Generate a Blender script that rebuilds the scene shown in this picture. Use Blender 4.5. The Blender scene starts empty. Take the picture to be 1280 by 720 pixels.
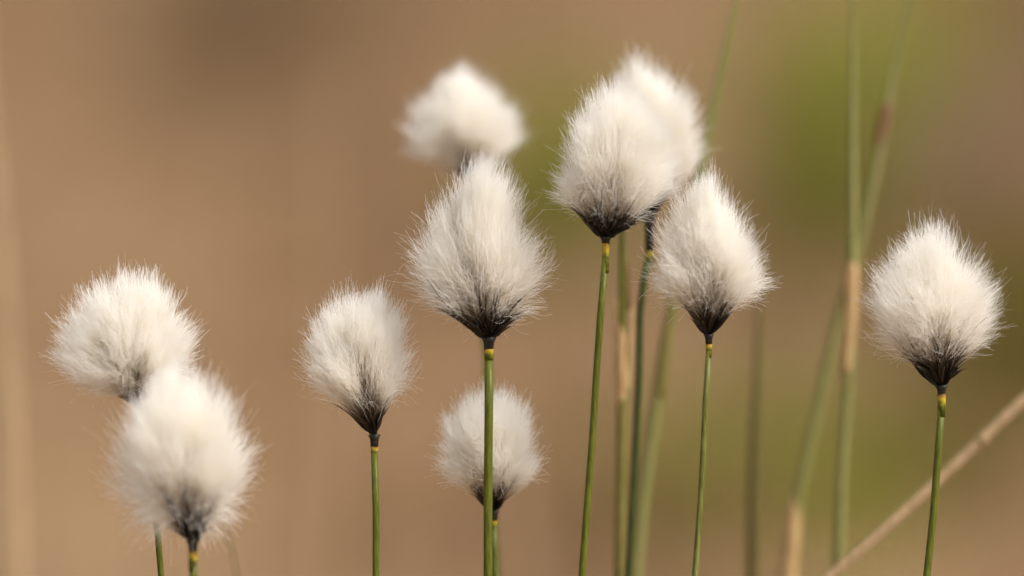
import bpy, math
import numpy as np
from mathutils import Vector

sc = bpy.context.scene
COL = sc.collection
R = math.radians

# ------------------------------------------------------------------ camera geometry
LENS, SENSOR = 200.0, 36.0
HC = 0.50                      # camera height above the bog
PITCH = R(8.0)
D0 = 0.93                      # focus distance
FWD = np.array([0, math.cos(PITCH), -math.sin(PITCH)])
UP = np.array([0, math.sin(PITCH), math.cos(PITCH)])
RIGHT = np.array([1.0, 0, 0])
EYE = np.array([0, 0, HC])


def at(px, py, off=0.0):
    """world point seen at photo pixel (1280x720), OFF metres behind the focus distance"""
    d = D0 + off
    k = d * SENSOR / LENS / 1280.0
    return EYE + FWD * d + RIGHT * ((px - 640) * k) + UP * ((360 - py) * k)


def unit_px(off=0.0):
    return (D0 + off) * SENSOR / LENS / 1280.0


# ------------------------------------------------------------------ materials
def new_mat(name):
    m = bpy.data.materials.new(name)
    m.use_nodes = True
    nt = m.node_tree
    nt.nodes.clear()
    out = nt.nodes.new('ShaderNodeOutputMaterial')
    return m, nt, out


def N(nt, t, **kw):
    n = nt.nodes.new(t)
    for k, v in kw.items():
        if k.startswith('i_'):
            n.inputs[k[2:].replace('_', ' ')].default_value = v
        else:
            setattr(n, k, v)
    return n


def ramp(nt, stops):
    r = nt.nodes.new('ShaderNodeValToRGB')
    e = r.color_ramp.elements
    while len(e) < len(stops):
        e.new(0.5)
    for el, (p, c) in zip(e, stops):
        el.position = p
        el.color = (*c, 1)
    return r


def leafy(name, colour_socket_builder, trans=0.4, rough=0.5, spec=0.3):
    """diffuse + translucent + a little gloss: bristles, blades, scales"""
    m, nt, out = new_mat(name)
    col = colour_socket_builder(nt)
    p = N(nt, 'ShaderNodeBsdfPrincipled')
    p.inputs['Roughness'].default_value = rough
    p.inputs['Specular IOR Level'].default_value = spec
    t = N(nt, 'ShaderNodeBsdfTranslucent')
    mx = N(nt, 'ShaderNodeMixShader')
    mx.inputs[0].default_value = trans
    nt.links.new(col, p.inputs['Base Color'])
    nt.links.new(col, t.inputs['Color'])
    nt.links.new(p.outputs[0], mx.inputs[1])
    nt.links.new(t.outputs[0], mx.inputs[2])
    nt.links.new(mx.outputs[0], out.inputs[0])
    return m


def attr_ramp(attr, stops):
    def f(nt):
        a = N(nt, 'ShaderNodeAttribute', attribute_name=attr)
        r = ramp(nt, stops)
        nt.links.new(a.outputs['Fac'], r.inputs[0])
        return r.outputs[0]
    return f


# bristle colour: tawny root, painted darker to shade the inner wool, white toward the tip
M_BRISTLE = leafy('bristle_white', attr_ramp('along', [(0.0, (0.22, 0.145, 0.08)), (0.2, (0.54, 0.43, 0.29)),
                                                       (0.48, (0.925, 0.885, 0.80)), (1.0, (0.975, 0.965, 0.945))]),
                  trans=0.5, rough=0.5, spec=0.25)
def scale_col(nt):
    c = attr_ramp('along', [(0.0, (0.016, 0.013, 0.010)), (0.5, (0.026, 0.022, 0.017)), (0.8, (0.06, 0.05, 0.038)), (1.0, (0.22, 0.18, 0.14))])(nt)
    a = N(nt, 'ShaderNodeAttribute', attribute_name='tint')
    r = ramp(nt, [(0, (.55, .55, .55)), (.6, (1.1, 1.05, 1.0)), (1, (1.9, 1.7, 1.45))])
    nt.links.new(a.outputs['Fac'], r.inputs[0])
    mx = N(nt, 'ShaderNodeMix', data_type='RGBA', blend_type='MULTIPLY')
    mx.inputs[0].default_value = 1
    nt.links.new(c, mx.inputs[6]); nt.links.new(r.outputs[0], mx.inputs[7])
    return mx.outputs[2]


M_SCALE = leafy('scale_slate', scale_col, trans=0.12, rough=0.5, spec=0.3)


def stem_mat(name, dark, light, rough=0.42, stretch=(2600, 2600, 45), fleck=None):
    m, nt, out = new_mat(name)
    g = N(nt, 'ShaderNodeTexCoord')
    mp = N(nt, 'ShaderNodeMapping')
    mp.inputs['Scale'].default_value = stretch
    nz = N(nt, 'ShaderNodeTexNoise', i_Scale=1.0, i_Detail=3.0, i_Roughness=0.6)
    nt.links.new(g.outputs['Object'], mp.inputs[0])
    nt.links.new(mp.outputs[0], nz.inputs['Vector'])
    r = ramp(nt, [(0.32, dark), (0.68, light)])
    nt.links.new(nz.outputs['Fac'], r.inputs[0])
    col = r.outputs[0]
    if fleck:
        n2 = N(nt, 'ShaderNodeTexNoise', i_Scale=700.0, i_Detail=2.0)
        nt.links.new(g.outputs['Object'], n2.inputs['Vector'])
        r2 = ramp(nt, [(0.52, (0, 0, 0)), (0.62, (1, 1, 1))])
        nt.links.new(n2.outputs['Fac'], r2.inputs[0])
        mx = N(nt, 'ShaderNodeMix', data_type='RGBA')
        nt.links.new(r2.outputs[0], mx.inputs[0])
        nt.links.new(col, mx.inputs[6])
        mx.inputs[7].default_value = (*fleck, 1)
        col = mx.outputs[2]
    p = N(nt, 'ShaderNodeBsdfPrincipled')
    p.inputs['Roughness'].default_value = rough
    p.inputs['Specular IOR Level'].default_value = 0.2
    bp = N(nt, 'ShaderNodeBump', i_Strength=0.35, i_Distance=0.0002)
    nt.links.new(nz.outputs['Fac'], bp.inputs['Height'])
    nt.links.new(bp.outputs[0], p.inputs['Normal'])
    nt.links.new(col, p.inputs['Base Color'])
    nt.links.new(p.outputs[0], out.inputs[0])
    return m


M_GREEN = stem_mat('culm_green', (0.058, 0.068, 0.005), (0.125, 0.135, 0.012))
M_DEEP = stem_mat('culm_deep_green', (0.030, 0.040, 0.009), (0.064, 0.075, 0.016))
M_PALE = stem_mat('culm_pale_green', (0.068, 0.08, 0.011), (0.17, 0.17, 0.038))
M_OLIVE = stem_mat('culm_olive', (0.11, 0.095, 0.02), (0.21, 0.165, 0.045))
M_SAGE = stem_mat('culm_sage', (0.155, 0.155, 0.042), (0.235, 0.22, 0.078))
M_DULL = stem_mat('culm_dull_olive', (0.085, 0.07, 0.02), (0.14, 0.11, 0.035))
M_NECK = stem_mat('neck_dark', (0.010, 0.009, 0.007), (0.035, 0.029, 0.02), stretch=(1500, 1500, 400))
M_COLLAR, nt, out = new_mat('collar_yellow')                   # green below, yellow, then scorched brown at the top of the joint
a = N(nt, 'ShaderNodeAttribute', attribute_name='along')
tc = N(nt, 'ShaderNodeTexCoord')
nz = N(nt, 'ShaderNodeTexNoise', i_Scale=650.0, i_Detail=3.0)
nt.links.new(tc.outputs['Object'], nz.inputs['Vector'])
ma = N(nt, 'ShaderNodeMath', operation='MULTIPLY_ADD'); ma.inputs[1].default_value = 1.5; ma.inputs[2].default_value = -.78
nt.links.new(nz.outputs['Fac'], ma.inputs[0])
ad = N(nt, 'ShaderNodeMath', operation='ADD', use_clamp=True)
nt.links.new(ma.outputs[0], ad.inputs[0]); nt.links.new(a.outputs['Fac'], ad.inputs[1])
r = ramp(nt, [(.12, (.075, .085, .008)), (.34, (.22, .19, .015)), (.55, (.46, .32, .025)), (.74, (.30, .16, .02)), (.92, (.05, .03, .012))])
nt.links.new(ad.outputs[0], r.inputs[0])
p = N(nt, 'ShaderNodeBsdfPrincipled'); p.inputs['Roughness'].default_value = .5; p.inputs['Specular IOR Level'].default_value = .2
nt.links.new(r.outputs[0], p.inputs['Base Color']); nt.links.new(p.outputs[0], out.inputs[0])
M_STRAW = stem_mat('straw_tan', (0.22, 0.145, 0.07), (0.31, 0.21, 0.11), rough=0.6, stretch=(600, 600, 25))
M_SHEATH = stem_mat('sheath_tan', (0.30, 0.18, 0.075), (0.50, 0.34, 0.16), rough=0.6, stretch=(1500, 1500, 60))
M_SHEATHB = stem_mat('sheath_brown', (0.13, 0.065, 0.028), (0.23, 0.125, 0.055), rough=0.6, stretch=(1500, 1500, 60))
M_STALEAF = stem_mat('blade_fawn', (0.34, 0.225, 0.125), (0.43, 0.30, 0.17), rough=0.7, stretch=(700, 700, 25))

# ------------------------------------------------------------------ mesh helpers


def link(name, me, mat, parent=None):
    if mat is not None:
        me.materials.append(mat)
    o = bpy.data.objects.new(name, me)
    COL.objects.link(o)
    if parent is not None:
        o.parent = parent
    return o


def raw_mesh(name, co, quads, attr=None, smooth=False):
    me = bpy.data.meshes.new(name)
    nv, nf = len(co), len(quads)
    me.vertices.add(nv)
    me.vertices.foreach_set('co', np.asarray(co, dtype=np.float32).ravel())
    me.loops.add(nf * 4)
    me.loops.foreach_set('vertex_index', np.asarray(quads, dtype=np.int32).ravel())
    me.polygons.add(nf)
    me.polygons.foreach_set('loop_start', np.arange(nf, dtype=np.int32) * 4)
    if smooth:
        me.polygons.foreach_set('use_smooth', np.ones(nf, dtype=bool))
    me.update(calc_edges=True)
    for an, av in (attr or {}).items():
        a = me.attributes.new(an, 'FLOAT', 'POINT')
        a.data.foreach_set('value', np.asarray(av, dtype=np.float32).ravel())
    me.validate()
    return me


def unit(v):
    return v / np.maximum(np.linalg.norm(v, axis=-1, keepdims=True), 1e-12)


def ribbons(pts, width, side=None, rng=None):
    """pts n x s x 3, width n x s -> (verts, quads, along) of n flat tapering strips"""
    n, s, _ = pts.shape
    tan = unit(np.gradient(pts, axis=1))
    if side is None:
        side = rng.normal(size=(n, 1, 3)) * np.ones((1, s, 1))
    sv = unit(np.cross(tan, side))
    a = pts + sv * width[..., None] * .5
    b = pts - sv * width[..., None] * .5
    co = np.stack([a, b], axis=2).reshape(-1, 3)
    base = (np.arange(n)[:, None] * s + np.arange(s - 1)[None]) * 2
    q = np.stack([base, base + 1, base + 3, base + 2], axis=-1).reshape(-1, 4)
    along = np.repeat(np.linspace(0, 1, s)[None], n, 0)
    return co, q, np.repeat(along.reshape(-1), 2)


def spline(points, n):
    """smooth curve through the points, parametrised by chord length"""
    P = np.asarray(points, dtype=float)
    c = np.concatenate([[0], np.cumsum(np.linalg.norm(np.diff(P, axis=0), axis=1))])
    sl = np.diff(P, axis=0) / np.diff(c)[:, None]
    m = np.empty_like(P)
    m[0], m[-1] = sl[0], sl[-1]
    if len(P) > 2:
        h = np.diff(c)[:, None]
        m[1:-1] = (sl[:-1] * h[1:] + sl[1:] * h[:-1]) / (h[1:] + h[:-1])
    x = np.unique(np.concatenate([np.linspace(0, c[-1], n), c]))
    i = np.clip(np.searchsorted(c, x, side='right') - 1, 0, len(P) - 2)
    h = np.diff(c)[i][:, None]
    f = ((x - c[i]) / np.diff(c)[i])[:, None]
    return ((1 + 2 * f) * (1 - f) ** 2 * P[i] + f * (1 - f) ** 2 * h * m[i] + f * f * (3 - 2 * f) * P[i + 1] + f * f * (f - 1) * h * m[i + 1])


def tube(name, path, radii, mat, parent=None, sides=12, flat=1.0, twist=0.0, origin=None):
    path = np.asarray(path, dtype=float)
    radii = np.broadcast_to(np.asarray(radii, dtype=float), (len(path),))
    tan = unit(np.gradient(path, axis=0))
    ref = np.array([1.0, 0, 0]) * math.cos(twist) + np.array([0, 1.0, 0]) * math.sin(twist)
    co = []
    for p, t, r in zip(path, tan, radii):
        u = unit(ref - t * ref.dot(t))
        v = np.cross(t, u)
        for k in range(sides):
            a = 2 * math.pi * k / sides
            co.append(p + u * r * math.cos(a) + v * r * flat * math.sin(a))
    n = len(path)
    q = []
    for i in range(n - 1):
        for k in range(sides):
            k2 = (k + 1) % sides
            q.append((i * sides + k, i * sides + k2, (i + 1) * sides + k2, (i + 1) * sides + k))
    co.append(path[0]); co.append(path[-1])
    c0, c1 = n * sides, n * sides + 1
    faces = [tuple(f) for f in q]
    for k in range(sides):
        k2 = (k + 1) % sides
        faces.append((c0, k2, k))
        faces.append((c1, (n - 1) * sides + k, (n - 1) * sides + k2))
    me = bpy.data.meshes.new(name)
    me.from_pydata([tuple(c) for c in co], [], faces)
    me.polygons.foreach_set('use_smooth', np.ones(len(me.polygons), dtype=bool))
    al = np.concatenate([np.repeat(np.linspace(0, 1, n), sides), [0, 1]])
    at_ = me.attributes.new('along', 'FLOAT', 'POINT')
    at_.data.foreach_set('value', al.astype(np.float32))
    me.update()
    return link(name, me, mat, parent)


def empty(name, loc, label, cat, group=None):
    o = bpy.data.objects.new(name, None)
    COL.objects.link(o)
    o.empty_display_size = .02
    o.location = loc
    o['label'] = label
    o['category'] = cat
    if group:
        o['group'] = group
    return o


def to_ground(path_px, off, drift=0.0, n=40):
    """pixel polyline (top to bottom, all at depth OFF or with own depth as third number) carried on down to the bog"""
    pts = [at(p[0], p[1], p[2] if len(p) > 2 else off) for p in path_px]
    d = unit(pts[-1] - pts[-2])
    d = unit(np.array([d[0] * .6, d[1] * .4 + drift, min(d[2], -.5)]))
    k = pts[-1][2] / -d[2]
    end = pts[-1] + d * k
    end[2] = -0.005
    mid = pts[-1] * .5 + end * .5 + np.array([0, 0, 0]) + (pts[-1] - pts[-2]) * .05
    pts += [mid, end]
    return spline(pts, n), end


# ------------------------------------------------------------------ cottongrass
EGG = ([0, .06, .12, .2, .3, .42, .55, .68, .8, .9, .97, 1.0], [.10, .26, .42, .66, .88, 1.0, .98, .85, .64, .40, .20, .06])
ROUND = ([0, .06, .12, .2, .3, .42, .55, .68, .8, .9, .97, 1.0], [.10, .26, .44, .70, .90, 1.0, 1.0, .92, .76, .54, .30, .10])
TEAR = ([0, .06, .12, .2, .3, .42, .55, .68, .8, .9, .97, 1.0], [.10, .28, .46, .74, .97, 1.0, .87, .70, .50, .31, .16, .05])
CONEY = ([0, .10, .20, .27, .33, .42, .55, .68, .8, .9, .97, 1.0], [.10, .20, .34, .62, .93, 1.0, .97, .90, .76, .54, .30, .10])
BELL = ([0, .06, .12, .18, .25, .36, .5, .66, .8, .9, .97, 1.0], [.10, .22, .40, .72, .95, 1.0, .95, .80, .58, .37, .18, .05])
SPIRE = ([0, .06, .12, .2, .3, .42, .52, .62, .74, .86, .95, 1.0], [.10, .26, .46, .76, .97, 1.0, .93, .76, .56, .40, .24, .06])
GROUP = 'cottongrass plants in seed'


def cottongrass(base, tip, radius, off, path, w, label, seed, prof=EGG, dark=.26, cone=34, partings=(), neck=20, collar=10,
                stem_m=None, shift=0.0, fringe=.25, n=17000, lean=0.0, droop=.0, wmul=1.0, rag=.07, skew=None):
    rng = np.random.default_rng(seed)
    stem_m = stem_m or M_GREEN
    px = unit_px(off)
    pb = at(*base, off)
    pt = at(*tip, off) + FWD * lean
    H = np.linalg.norm(pt - pb)
    az = unit(pt - pb)
    ax = unit(np.cross(FWD, az)); ax = -ax if ax[0] < 0 else ax
    ay = np.cross(az, ax)
    RAD = radius * px * .915
    f_prof = lambda u: np.interp(u, prof[0], prof[1])
    f_cone = lambda u: np.maximum(cone * px * (np.maximum(u, 0) / dark) ** .88, w * .45 * px)

    top = (base[0], base[1] + neck + collar)
    pts = [top] + list(path)
    sp, foot = to_ground(pts, off)
    root = empty('cottongrass', foot, label, 'cottongrass', GROUP)
    inv = np.array(foot)

    # stem, with the yellow joint and the dark neck above it
    rad = np.linspace(w * .5, w * .58, len(sp)) * px
    stem = tube('stem', sp - inv, rad, stem_m, root, twist=rng.uniform(0, 3))
    c0 = at(top[0], top[1], off); d_up = unit(pb - c0)
    nk = c0 + d_up * collar * px
    cpath = np.array([c0 - d_up * collar * rng.uniform(.5, 1.3) * px, c0, c0 + d_up * collar * .35 * px, c0 + d_up * collar * .7 * px, nk])
    tube('collar', cpath - inv, np.array([w * .49, w * .52, w * .54, w * .55, w * .545]) * px * rng.uniform(.97, 1.08), M_COLLAR, stem, twist=rng.uniform(0, 3))
    npath = np.array([nk - d_up * 1 * px, nk + (pb - nk) * .3, nk + (pb - nk) * .7, pb + az * .01 * H])
    tube('neck', npath - inv, np.array([w * .57, w * .57, w * .63, w * .9]) * px, M_NECK, stem)

    # local (x right, y away, z up the head) -> world
    B = np.stack([ax, ay, az])
    ph = rng.uniform(0, 6.28, 8)
    skew = rng.uniform(-8, 8) if skew is None else skew

    def lump(u, a):
        return (1 + .06 * np.cos(a + ph[0] + 3 * u) + .06 * np.cos(2 * a + ph[1] - 4 * u) + .05 * np.cos(3 * a + ph[2] + 6 * u)
                + .03 * np.cos(5 * a + ph[3] - 9 * u) + .03 * np.cos(2 * a + 13 * u + ph[4]))

    def local(u, a, r):
        """cylindrical -> head space, the belly pushed sideways by shift"""
        sx = (shift * np.sin(np.pi * np.clip(u, 0, 1)) + skew * np.clip(u, 0, 1.1) ** 2) * px
        return np.stack([r * np.cos(a) + sx, r * np.sin(a), u * H], axis=-1)

    # receptacle, the solid dark heart
    us = np.linspace(0, dark * .9, 8)
    rp = np.stack([np.zeros(8), np.zeros(8), us * H], axis=-1) @ B + pb
    rr = np.maximum(f_cone(us) * .45, w * .45 * px); rr[-1] *= .25
    head = tube('seed_head', rp - inv, rr, M_NECK, root, sides=14)

    # scales: slate lance-shaped blades cupping the base, the upper ones slimmer and reaching up between the bristles
    ns = 130
    a = np.arange(ns) * 2.39996 + rng.uniform(-.35, .35, ns)
    lvl = np.linspace(0, 1, ns)
    thin = (np.arange(ns) % 2 == 0) | (lvl > .8)                # every other one is a frayed thread
    ut = dark * (.40 + .80 * lvl) * rng.uniform(.65, 1.3, ns) * np.where(thin, rng.uniform(1.0, 1.5, ns), 1)
    ut = np.where(ut > .44, .44 - rng.uniform(0, .14, ns), ut)
    S = 9
    t = np.linspace(0, 1, S)[None]
    u = (.0 + .07 * lvl[:, None]) + (ut[:, None] - .07 * lvl[:, None]) * t
    hug = ((1.04 - .40 * lvl) * rng.uniform(.72, 1.15, ns))[:, None]
    flare = rng.uniform(-.15, .55, (ns, 1)) * (1 - .5 * lvl[:, None])
    r = f_cone(u) * (hug * t ** .5 + .9 * (1 - t ** .5)) * (1 + flare * t ** 3)
    P = local(u, a[:, None] + .16 * rng.normal(size=(ns, 1)) * t + .05 * rng.normal(size=(ns, 1)) * np.sin(5 * t), r)
    wid = H * (.050 - .026 * lvl[:, None]) * rng.uniform(.6, 1.3, (ns, 1)) * np.clip(np.sin(np.pi * np.clip(t * .82 + .14, 0, 1)), 0, 1) ** 1.5 * (1 - .55 * t ** 2) * np.where(thin, .38, 1.0)[:, None] + .00005
    rad_dir = np.stack([np.cos(a), np.sin(a), np.full(ns, .2)], -1)[:, None] * np.ones((1, S, 1))
    rad_dir = rad_dir + .35 * rng.normal(size=(ns, 1, 3))
    # a shallow keel: three verts across each blade
    tan = unit(np.gradient(P, axis=1)); sv = unit(np.cross(tan, rad_dir))
    keel = unit(np.cross(sv, tan))
    L = P + sv * wid[..., None] * .5; Rr = P - sv * wid[..., None] * .5; C = P + keel * (wid[..., None] * .22) * -1
    co = np.stack([L, C, Rr], axis=2).reshape(-1, 3) @ B + pb - inv
    bi = (np.arange(ns)[:, None] * S + np.arange(S - 1)[None]) * 3
    q = np.concatenate([np.stack([bi, bi + 1, bi + 4, bi + 3], -1).reshape(-1, 4), np.stack([bi + 1, bi + 2, bi + 5, bi + 4], -1).reshape(-1, 4)])
    al = np.repeat(np.repeat(np.linspace(0, 1, S)[None], ns, 0).reshape(-1), 3)
    tn = np.repeat(rng.random(ns), S * 3)
    link('scales', raw_mesh('scales', co, q, {'along': al, 'tint': tn}, smooth=True), M_SCALE, head)

    # bristles: a few big lobes, each of many small pointed tufts
    nl, nc = 13, 240
    lu = np.clip(np.linspace(dark, .97, nl) + rng.normal(0, .04, nl), .05, 1); la = np.arange(nl) * 2.39996 + rng.uniform(0, 6.28)
    ll = 1 + np.clip(rng.normal(0, rag, nl), -1.6 * rag, 1.6 * rag)
    lsw = rng.normal(0, .5, nl)
    cu = dark * .95 + (1 - dark * .95) * np.clip(rng.beta(1.5, 1.4, nc), .01, .99)
    ca = rng.uniform(0, 2 * np.pi, nc)
    dist = ((cu[:, None] - lu[None]) / .16) ** 2 + (1 - np.cos(ca[:, None] - la[None])) * 2.2
    wgt = np.exp(-dist * 1.6); wgt /= wgt.sum(1, keepdims=True)
    cl = (wgt * ll).sum(1) + rng.normal(0, .045, nc)
    cbend = rng.normal(size=(nc, 3)) * .028 + (wgt @ (rng.normal(size=(nl, 3)) * .030))
    csw = (wgt * lsw).sum(1) + rng.normal(0, .36, nc)          # >0 bends outward and down, <0 sweeps up
    cid = rng.integers(0, nc, n)
    free = rng.random(n) < .30
    du = rng.normal(0, .052, n); da = rng.normal(0, .24, n)
    away = np.sqrt((du / .052) ** 2 + (da / .24) ** 2)
    uf = dark * .92 + (1 - dark * .92) * rng.beta(1.45, 1.35, n)
    pull = np.where(free, 0, rng.uniform(.25, .85, n))
    u = np.where(free, uf, cu[cid] + du * (1 - pull)); a = np.where(free, rng.uniform(0, 2 * np.pi, n), ca[cid] + da * (1 - pull))
    a_low = np.where(free, a, ca[cid] + da); u_low = np.where(free, u, cu[cid] + du)
    u = np.clip(u, dark * rng.uniform(.6, 1.0, n), 1.0); u_low = np.clip(u_low, dark * .6, 1.0)
    length = np.where(free, .93 + rng.normal(0, .05, n), cl[cid] - .01 - .045 * away + rng.normal(0, .025, n)) + rng.exponential(.028, n)
    inner = rng.random(n) < .42
    length = np.where(inner, length * rng.uniform(.5, .98, n), length)
    fly = rng.random(n) < .03
    length = np.where(fly, length * rng.uniform(1.02, 1.15, n), length)
    rt = f_prof(u) * RAD * lump(u, a) * length
    ut = np.minimum(u * .955 * (1 + .6 * (length - 1)), 1.12)
    # where it is rooted
    ur = np.clip(dark * .30 + .42 * (u_low - dark * .5) + rng.normal(0, .045, n), .02, .62)
    rr = np.minimum(f_prof(ur) * RAD * rng.uniform(.05, .42, n), rt * .6)
    rr = np.minimum(rr, f_cone(ur) * .95 + .03 * RAD)
    skirt = rng.random(n) < .03                                 # some grow from between the outer scales
    ur = np.where(skirt, np.minimum(ur * .5, u * .55), ur)
    rr = np.where(skirt, np.minimum(f_cone(ur) * rng.uniform(.6, 1.0, n), rt * .9), rr)
    ar = a_low + rng.normal(0, .40, n)
    root_p = local(ur, ar, rr)
    low = np.clip((.42 - u) / .3, 0, 1)                     # how far down the side the tip sits
    tip_p = local(ut, a, rt)
    tip_p[:, 2] -= low * droop * H * rng.uniform(.3, 1.2, n)
    sw = np.clip(np.where(free, rng.normal(0, .6, n), csw[cid] + rng.normal(0, .22, n)), -1, 1.1)
    cu_ = ur + (ut - ur) * np.clip(.50 + .30 * low + .26 * sw, .1, 1.1)
    cr_ = rr + (rt - rr) * np.clip(.60 - .14 * low - .20 * sw, .2, .95)
    ctrl = local(cu_, a + .25 * (a_low - a) + rng.normal(0, .12, n), cr_)
    S = 9
    t = np.linspace(0, 1, S)[None, :, None]
    P = (1 - t) ** 2 * root_p[:, None] + 2 * t * (1 - t) * ctrl[:, None] + t ** 2 * tip_p[:, None]
    bend = np.where(free[:, None], rng.normal(0, .04, (n, 3)), cbend[cid] + rng.normal(0, .012, (n, 3)))
    P = P + bend[:, None] * H * t ** 2.2
    # a fifth of them tangle: they set off askew and curl
    tang = rng.random(n) < .34
    P = P + np.where(tang, rng.uniform(.02, .085, n), 0)[:, None, None] * H * unit(rng.normal(size=(n, 1, 3))) * np.sin(t * rng.uniform(2.5, 7, (n, 1, 1))) * t
    # waviness, growing to the tip
    for k in range(2):
        v = rng.normal(size=(n, 1, 3)) * H * (.019 if k == 0 else .009)
        P = P + v * t ** 1.4 * np.sin(t * rng.uniform(2, 5 + 5 * k, (n, 1, 1)) + rng.uniform(0, 6.28, (n, 1, 1)))
    tt = t[..., 0]
    wd = (.000056 * wmul * rng.uniform(.6, 1.4, (n, 1))) * (1 - .55 * tt ** 1.5)
    keep = np.ones(n, bool)
    for (pa, pu, wa, wu) in partings:                            # where the wool has parted and one sees into it
        k = np.exp(-((np.angle(np.exp(1j * (a - R(pa) + .5 * (u - pu)))) / R(wa)) ** 2 + ((u - pu) / wu) ** 2))
        keep &= rng.random(n) > k * 1.1
    P, wd = P[keep], wd[keep]
    co, q, al = ribbons(P, wd, rng=rng)
    link('bristles', raw_mesh('bristles', co @ B + pb - inv, q, {'along': al}), M_BRISTLE, head)

    # loose hairs that stray and curl out of the outline
    m = 240
    a = rng.uniform(0, 2 * np.pi, m)
    low_ = rng.random(m) < .62
    u = np.where(low_, rng.uniform(dark * .7, .45, m), rng.uniform(.3, .95, m))
    r0 = f_prof(u) * RAD
    st = local(u * .55, a + rng.normal(0, .5, m), r0 * .35)
    en = local(u + rng.normal(0, .06, m), a, r0 * rng.uniform(1.0, 1.14, m))
    mid = local(u * .85 + .02, a, r0 * .8)
    P = (1 - t) ** 2 * st[:, None] + 2 * t * (1 - t) * mid[:, None] + t ** 2 * en[:, None]
    curl = rng.uniform(.0, .085, (m, 1, 1)) * H
    d1 = rng.normal(size=(m, 1, 3)); d2 = rng.normal(size=(m, 1, 3))
    w1 = rng.uniform(2, 6, (m, 1, 1))
    P = P + curl * t ** 2 * (unit(d1) * np.sin(w1 * t) + unit(d2) * (1 - np.cos(w1 * t)))
    wd = np.full((m, 1), .000055 * wmul) * (1 - .45 * t[..., 0])
    co, q, al = ribbons(P, wd, rng=rng)
    link('stray_hairs', raw_mesh('stray_hairs', co @ B + pb - inv, q, {'along': np.clip(al + .35, 0, 1)}), M_BRISTLE, head)
    return root


cottongrass((171, 507), (152, 338), 94, .000, [(186, 590), (197, 668), (202, 725)], 8,
            'round cottongrass head leaning left, its base hidden behind the blurred head at lower left', 11, ROUND, dark=.22, cone=40, neck=6, collar=8,
            lean=-.004, droop=.06, partings=[(-78, .36, 13, .22), (-120, .62, 10, .12)])
cottongrass((241, 677), (235, 440), 95, -.017, [(242, 725), (242, 760)], 10,
            'blurred teardrop cottongrass head lowest on the left, in front of the round leaning one', 52, EGG, rag=.085, dark=.21, cone=48, neck=10, collar=14, shift=-14,
            droop=.22, partings=[(-88, .30, 16, .25), (-60, .2, 10, .2)])
cottongrass((468, 545), (452, 357), 70, .003, [(470, 640), (470, 725)], 9,
            'narrow cottongrass head with a long black cone, alone left of the tallest centre stem', 43, CONEY, dark=.40, cone=46, neck=12, collar=8, shift=-12, droop=.10,
            partings=[(-80, .52, 14, .16), (-95, .34, 45, .07)])
cottongrass((611, 424), (613, 189), 92, .000, [(611, 520), (610, 620), (610, 725)], 11,
            'large sharp cottongrass head in the centre, its stem crossing the small low head', 14, SPIRE, rag=.1, dark=.20, cone=62, neck=12, collar=8, shift=-21, n=20000,
            droop=.03, partings=[(-95, .52, 12, .16), (-100, .24, 16, .1), (-150, .80, 40, .06)])
cottongrass((588, 226), (580, 78), 74, .056, [(597, 320), (608, 440), (614, 600), (621, 725)], 8,
            'most blurred cottongrass head, high up behind the large centre one', 31, EGG, dark=.18, cone=26, skew=2, neck=8, collar=8, shift=-7)
cottongrass((617, 640), (612, 482), 68, .010, [(618, 690), (620, 740)], 9,
            'small low cottongrass head half hidden behind the centre stem', 16, CONEY, dark=.33, cone=43, neck=9, collar=8, shift=-4, stem_m=M_PALE, droop=.05)
cottongrass((757, 298), (770, 97), 73, -.003, [(750, 400), (741, 540), (727, 725)], 9,
            'tall egg shaped cottongrass head at top right of centre, in front of its twin', 41, EGG, skew=4, dark=.18, cone=50, neck=5, collar=18, shift=4,
            partings=[(-70, .2, 14, .14)])
cottongrass((812, 268), (802, 68), 67, .028, [(805, 350), (799, 470), (792, 610), (785, 725)], 9.5,
            'cottongrass head tucked behind the tall egg shaped one, on a long dark neck', 48, EGG, skew=0, dark=.18, cone=36, neck=46, collar=7, shift=1, stem_m=M_DEEP)
cottongrass((886, 420), (884, 217), 75, -.002, [(882, 500), (876, 620), (868, 725)], 7.5,
            'cottongrass head on a thin pale stem, right of the overlapping pair', 19, BELL, dark=.30, cone=48, neck=9, collar=8, shift=2, stem_m=M_PALE,
            droop=.04, partings=[(-85, .3, 18, .14)])
cottongrass((1177, 484), (1157, 267), 89, .000, [(1173, 560), (1167, 640), (1158, 725)], 9.5,
            'cottongrass head standing alone at far right above the slanting straw', 40, EGG, dark=.29, cone=58, neck=8, collar=14, shift=-6,
            droop=.03, partings=[(-85, .3, 20, .12)])


# ------------------------------------------------------------------ sedge and grass stalks among them
def stalk(label, path, off, w, mat, sheaths=(), name='grass_stalk', cat='grass stalk', group='blurred grass stalks behind the cottongrass', flat=1.0, taper=6.0):
    sp, foot = to_ground(path, off, n=50)
    root = empty(name, foot, label, cat, group)
    px = unit_px(off)
    nfr = np.linspace(0, 1, len(sp))
    rad = (w * .5) * np.clip(.04 * taper + nfr * taper, 0, 1) * (1 + .15 * nfr) * px
    tube('stem', sp - foot, rad, mat, root, flat=flat)
    for (pp, w0, w1, m2, nm) in sheaths:
        s2 = spline([at(p[0], p[1], off) for p in pp], 14)
        tt = np.linspace(0, 1, len(s2))
        rr = (w0 + (w1 - w0) * tt) * .5 * px
        rr[0] *= .45; rr[1] *= .8; rr[-1] *= .85
        tube(nm, s2 - foot, rr, m2, root, sides=10)
    return root


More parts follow.
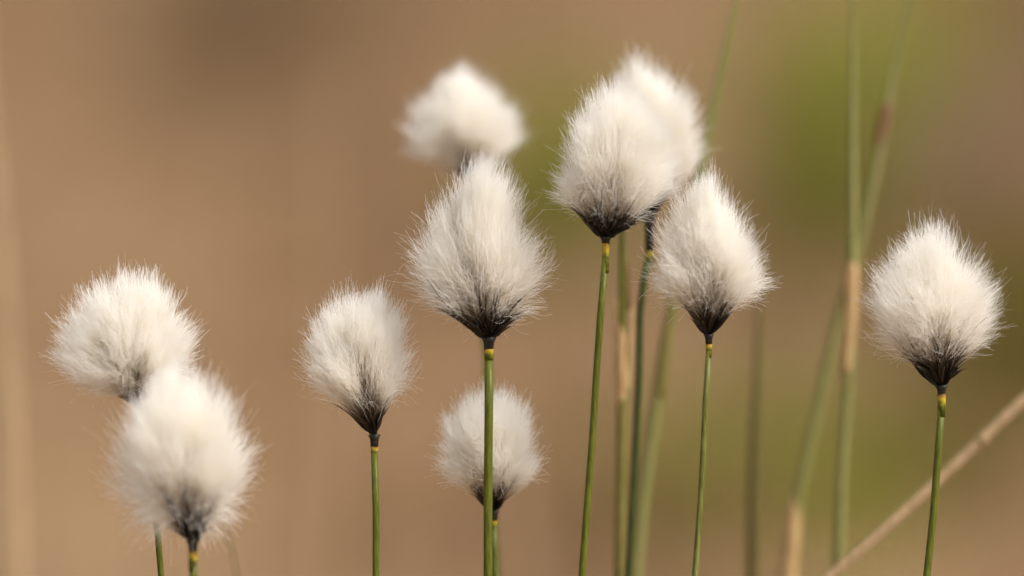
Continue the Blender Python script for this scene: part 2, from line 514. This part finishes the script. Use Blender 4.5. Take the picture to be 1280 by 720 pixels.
stalk('green sedge stem with a split tan sheath, behind the tall egg shaped head', [(778, 73), (779, 200), (778, 330), (777, 470), (776, 600), (775, 725)], .039, 9, M_GREEN,
      [([(776, 392), (777, 420), (777, 460), (776, 510)], 9, 14, M_SHEATH, 'sheath'),
       ([(776, 470), (777, 500), (776, 580), (775, 660), (775, 800)], 14, 14, M_OLIVE, 'lower_sheath'),
       ([(770, 372), (770, 395), (771, 430), (773, 480)], 4, 8, M_SHEATH, 'sheath_lip'),
       ([(785, 328), (786, 345), (787, 362), (787, 388)], 4, 8, M_SHEATHB, 'sheath_tip'),
       ([(788, 368), (789, 400), (786, 440), (782, 490)], 5, 9, M_SHEATH, 'sheath_lip')])
stalk('blurred sage stalk leaning right, cut by the top edge beside the overlapping pair', [(932, -60), (918, 10), (900, 90), (882, 180), (858, 300), (838, 400), (818, 520), (802, 640), (794, 725)], .058, 15, M_SAGE,
      [([(850, 345), (838, 400), (829, 450), (822, 500)], 15, 17, M_OLIVE, 'sheath')])
stalk('blurred upright stalk with an orange sheath at half height, left of the far right head', [(1066, -80), (1066, 60), (1065, 200), (1065, 320), (1062, 450), (1054, 560), (1047, 725)], .056, 13, M_SAGE,
      [([(1065, 320), (1064, 360), (1062, 410), (1058, 470)], 19, 16, M_SHEATH, 'sheath')])
stalk('blurred leaning stalk with a brown joint and tan foot, crossing behind the upright one', [(1150, -80), (1134, 10), (1112, 110), (1094, 210), (1068, 330), (1040, 430), (1018, 530), (1000, 610), (985, 725)], .068, 13, M_SAGE,
      [([(1109, 126), (1106, 142), (1102, 160), (1097, 184)], 16, 13, M_SHEATHB, 'joint'),
       ([(996, 615), (991, 660), (985, 720), (978, 800)], 16, 29, M_SHEATH, 'sheath')])
stalk('dull olive blurred stalk below the head on the thin pale stem', [(952, 320), (948, 400), (945, 500), (942, 620), (940, 725)], .07, 15, M_DULL)
stalk('faint thin blurred blade slanting at the bottom left beside the teardrop head', [(278, 630), (288, 680), (297, 725)], .05, 5, M_DULL)
for (x0, x1, o, ww, lab) in [(112, 106, .30, 9, 'faint pale blurred stalk below the round leaning head at left'), (322, 316, .35, 8, 'faint pale blurred stalk at the bottom, right of the teardrop head'),
                             (652, 668, .40, 9, 'faint pale blurred stalk rising right of the centre stem'), (405, 398, .45, 9, 'faint tall blurred stalk rising behind the narrow head with the long black cone'),
                             (258, 266, .5, 9, 'faint tall blurred stalk above the teardrop head at left')]:
    stalk(lab, [(x0 + 4, {652: 400, 405: 90, 258: 160}.get(x0, 540)), (x0, 620), (x1, 740)], o, ww, M_STALEAF)
stalk('wide pale blurred straw blade at the left edge', [(-20, -40), (-16, 60), (-7, 200), (2, 320), (8, 480), (12, 620), (15, 760)], .15, 36, M_STALEAF, flat=.12, taper=3.0)

# the slanting dry straw: a hollow stalk broken over, held up by the far stalks, its other end on the bog
p0, p1 = at(1420, 380, .045), at(1040, 722, .022)
d = p0 - p1
sp = np.vstack([spline([at(1480, 338, .060), at(1280, 499, .048), at(1162, 610, .041), at(1042, 716, .034)], 30)])
dirn = unit(sp[-1] - sp[-3]); k = (sp[-1][2] + .004) / -dirn[2]
low = spline([sp[-1], sp[-1] + dirn * k * .5, sp[-1] + dirn * k], 20)[1:]
sp = np.vstack([sp, low])
st = empty('dry_straw', sp[-1], 'pale dry straw slanting across the lower right corner behind the far right stem', 'straw')
tube('straw_stem', sp - sp[-1], np.linspace(7.0, 7.8, len(sp)) * unit_px(.03), M_STRAW, st, flat=.8)
nd = spline([at(1232, 546, .0451), at(1224, 553, .0447)], 4)
tube('straw_joint', nd - sp[-1], 8.0 * unit_px(.03), M_STRAW, st)


# ------------------------------------------------------------------ the bog behind
def ground_mesh():
    g = np.concatenate([-np.geomspace(400, 6, 24), np.linspace(-5.5, 5.5, 90), np.geomspace(6, 400, 24)])
    X, Y = np.meshgrid(g, g + 3.0, indexing='ij')
    Z = height(X, Y)
    n = len(g)
    co = np.stack([X, Y, Z], -1).reshape(-1, 3)
    i = np.arange(n - 1)
    b = (i[:, None] * n + i[None]).reshape(-1)
    q = np.stack([b, b + n, b + n + 1, b + 1], -1)
    return raw_mesh('ground', co, q, smooth=True)


def height(x, y):
    near = np.exp(-((np.asarray(x)) ** 2 + (np.asarray(y) - .9) ** 2) / .8)
    h = .02 * np.sin(x * 2.3 + 1) * np.sin(y * 1.9 + .4) + .015 * np.sin(x * 4.7 + y * 3.1) + .008 * np.sin(x * 9 - y * 7)
    return h * (1 - near) - .004


def earth(nt, a, b, c, scale):
    g = N(nt, 'ShaderNodeNewGeometry')
    n1 = N(nt, 'ShaderNodeTexNoise', i_Scale=scale, i_Detail=5.0, i_Roughness=.6)
    nt.links.new(g.outputs['Position'], n1.inputs['Vector'])
    r = ramp(nt, [(.34, a), (.5, b), (.68, c)])
    nt.links.new(n1.outputs['Fac'], r.inputs[0])
    return r.outputs[0]


m, nt, out = new_mat('bog_soil')
col = earth(nt, (.15, .086, .041), (.22, .133, .068), (.29, .187, .104), 5.0)
p = N(nt, 'ShaderNodeBsdfPrincipled'); p.inputs['Roughness'].default_value = .95; p.inputs['Specular IOR Level'].default_value = .1
nt.links.new(col, p.inputs['Base Color']); nt.links.new(p.outputs[0], out.inputs[0])
gr = link('ground', ground_mesh(), m)
gr['kind'] = 'structure'


def blades(rng, x, y, z, length, lean, width, S=5, az=None):
    n = len(x)
    az = rng.uniform(0, 2 * np.pi, n) if az is None else az
    t = np.linspace(0, 1, S)[None]
    th = lean[:, None] * (.35 + .9 * t)            # bends further over toward the tip
    ds = length[:, None] / (S - 1)
    hx = np.cumsum(np.sin(th) * ds, 1) - np.sin(th[:, :1]) * ds
    hz = np.cumsum(np.cos(th) * ds, 1) - np.cos(th[:, :1]) * ds
    P = np.stack([x[:, None] + hx * np.cos(az)[:, None], y[:, None] + hx * np.sin(az)[:, None], z[:, None] + hz], -1)
    W = width[:, None] * (1 - .85 * t ** 1.6)
    return ribbons(P, W, rng=rng)


def straw_col(nt):
    c1 = earth(nt, (.18, .107, .055), (.345, .214, .118), (.485, .32, .195), 3.2)
    a = N(nt, 'ShaderNodeAttribute', attribute_name='tint')
    mx = N(nt, 'ShaderNodeMix', data_type='RGBA', blend_type='MULTIPLY')
    mx.inputs[0].default_value = 1
    r = ramp(nt, [(0, (.62, .60, .56)), (1, (1.0, .99, .97))])
    nt.links.new(a.outputs['Fac'], r.inputs[0])
    nt.links.new(c1, mx.inputs[6]); nt.links.new(r.outputs[0], mx.inputs[7])
    return mx.outputs[2]


M_DRY = leafy('dead_grass', straw_col, trans=.3, rough=.7, spec=.15)
rng = np.random.default_rng(5)
n = 34000
x = rng.uniform(-3.2, 3.2, n); y = rng.uniform(-.6, 9.0, n)
# gathers into loose tussocks
tc = np.stack([rng.uniform(-3.2, 3.2, 420), rng.uniform(-.6, 9, 420)], -1)
ti = rng.integers(0, 420, n); inq = rng.random(n) < .65
x = np.where(inq, tc[ti, 0] + rng.normal(0, .05, n), x); y = np.where(inq, tc[ti, 1] + rng.normal(0, .05, n), y)
ln = np.where(inq, rng.uniform(.08, .22, n), rng.uniform(.04, .14, n))
near = np.exp(-((y - .8) ** 2 + x ** 2) / .9)
ln *= (1 - .55 * near)
le = np.where(inq, np.abs(rng.normal(.5, .35, n)), rng.uniform(.5, 1.35, n))
co, q, al = blades(rng, x, y, height(x, y), ln, le, rng.uniform(.0015, .0045, n))
tint = np.repeat(rng.random(n), 10)
dg = link('dry_grass', raw_mesh('dry_grass', co, q, {'tint': tint}), M_DRY)
dg['kind'] = 'stuff'
dg['label'] = 'matted dead brown grass covering the bog behind the cottongrass'


def tuft_mat(name, a, b, c, trans=.35):
    return leafy(name, lambda nt: earth(nt, a, b, c, 30.0), trans=trans, rough=.55, spec=.25)


M_TG = tuft_mat('sedge_green', (.225, .25, .03), (.32, .34, .042), (.41, .42, .065))
M_TO = tuft_mat('sedge_olive', (.15, .125, .025), (.21, .175, .035), (.27, .215, .05))
M_TD = tuft_mat('heath_brown', (.15, .104, .052), (.22, .152, .078), (.28, .195, .106), trans=.2)
M_TP = tuft_mat('bleached_straw', (.34, .22, .155), (.42, .29, .21), (.48, .35, .26), trans=.25)


def spot(px, py, dist):
    """where the bog lies at that distance under photo column px"""
    k = dist / math.cos(PITCH) * SENSOR / LENS / 1280
    return (px - 640) * k, dist


def tuft(name, label, cat, px, dist, spread, tall, nb, mat, seed, lean=.28, group=None, wide=.004):
    rng = np.random.default_rng(seed)
    x0, y0 = spot(px, 0, dist)
    x = rng.normal(0, spread, nb); y = rng.normal(0, spread, nb)
    L = tall * rng.uniform(.55, 1.1, nb)
    co, q, al = blades(rng, x, y, np.full(nb, -.01), L, np.abs(rng.normal(lean, .18, nb)), rng.uniform(.6, 1.3, nb) * wide)
    o = link(name, raw_mesh(name, co, q), mat)
    o.location = (x0, y0, float(height(x0, y0)))
    o['label'] = label; o['category'] = cat
    if group:
        o['group'] = group
    return o


TG = 'blurred tufts in the background'
tuft('green_tuft', 'largest blurred green patch, a sedge tuft behind the upright stalk at top right', 'grass tuft', 1028, 3.6, .021, .19, 300, M_TG, 31, lean=.17, group=TG)
tuft('green_tuft', 'smaller blurred green patch at top right, between the leaning stalk and right edge', 'grass tuft', 1155, 3.9, .016, .17, 170, M_TG, 39, lean=.22, group=TG)
tuft('green_tuft', 'blurred olive green patch between the centre head and the overlapping pair', 'grass tuft', 700, 3.7, .021, .135, 340, M_TG, 32, lean=.2, group=TG)
tuft('green_tuft', 'low blurred green patch at the bottom, right of the thin pale stem', 'grass tuft', 925, 2.68, .028, .10, 480, M_TG, 33, group=TG, lean=.5)
tuft('green_tuft', 'blurred olive patch at the right edge beside the far right head', 'grass tuft', 1290, 3.2, .03, .14, 240, M_TO, 34, group=TG)
tuft('green_tuft', 'faint olive patch at the bottom between the far right stem and the slanting straw', 'grass tuft', 1110, 2.8, .03, .09, 200, M_TO, 37, group=TG, lean=.6)
tuft('brown_tuft', 'dark brown blurred patch at the top edge, left of centre', 'dead tuft', 300, 4.8, .045, .15, 220, M_TD, 35, group=TG)
tuft('brown_tuft', 'dull brown blurred patch right of the thin pale stem at mid height', 'dead tuft', 1000, 3.0, .025, .10, 200, M_TD, 38, group=TG, lean=.6)
tuft('pale_tuft', 'pinkish pale blurred patch to the upper right of the far right head', 'dead tuft', 1205, 3.65, .036, .12, 380, M_TP, 36, group=TG, lean=.5)

# ------------------------------------------------------------------ light
w = bpy.data.worlds.new('World'); sc.world = w
w.use_nodes = True
nt = w.node_tree
bg = nt.nodes['Background']
sky = nt.nodes.new('ShaderNodeTexSky')
sky.sky_type = 'NISHITA'
sky.sun_disc = False
EL, AZ = R(49), R(112)            # azimuth clockwise from +Y: high on the right
sky.sun_elevation = EL; sky.sun_rotation = AZ
sky.dust_density = 4.0; sky.air_density = 1.0
hs = nt.nodes.new('ShaderNodeHueSaturation')     # thin overcast: a greyer sky
hs.inputs['Saturation'].default_value = .05
nt.links.new(sky.outputs[0], hs.inputs['Color'])
nt.links.new(hs.outputs[0], bg.inputs[0])
bg.inputs[1].default_value = .122
sl = bpy.data.lights.new('sun', 'SUN')
sl.energy = 2.3; sl.angle = R(14); sl.color = (1, .95, .875)
so = bpy.data.objects.new('sun', sl); COL.objects.link(so)
sd = Vector((math.sin(AZ) * math.cos(EL), math.cos(AZ) * math.cos(EL), math.sin(EL)))
so.rotation_euler = sd.to_track_quat('Z', 'Y').to_euler()
so.location = sd * 5

# ------------------------------------------------------------------ camera and render settings
cd = bpy.data.cameras.new('camera')
cd.lens = LENS; cd.sensor_width = SENSOR; cd.sensor_fit = 'HORIZONTAL'
cd.clip_start = .05; cd.clip_end = 2000
cd.dof.use_dof = True; cd.dof.focus_distance = D0; cd.dof.aperture_fstop = 5.6; cd.dof.aperture_blades = 0
cam = bpy.data.objects.new('camera', cd); COL.objects.link(cam)
cam.location = EYE
cam.rotation_euler = (math.pi / 2 - PITCH, 0, 0)
sc.camera = cam

vs = sc.view_settings
vs.view_transform = 'Standard'; vs.look = 'None'; vs.gamma = 1; vs.use_curve_mapping = False
vs.exposure = 0.58
cy = sc.cycles
cy.use_denoising = True
try:
    cy.denoiser = 'OPENIMAGEDENOISE'; cy.denoising_input_passes = 'RGB_ALBEDO'; cy.denoising_prefilter = 'ACCURATE'
except Exception:
    pass
cy.max_bounces = 16; cy.diffuse_bounces = 12; cy.transmission_bounces = 10; cy.glossy_bounces = 2
cy.use_adaptive_sampling = True; cy.adaptive_threshold = .005
cy.sample_clamp_indirect = 8
sc.render.film_transparent = False
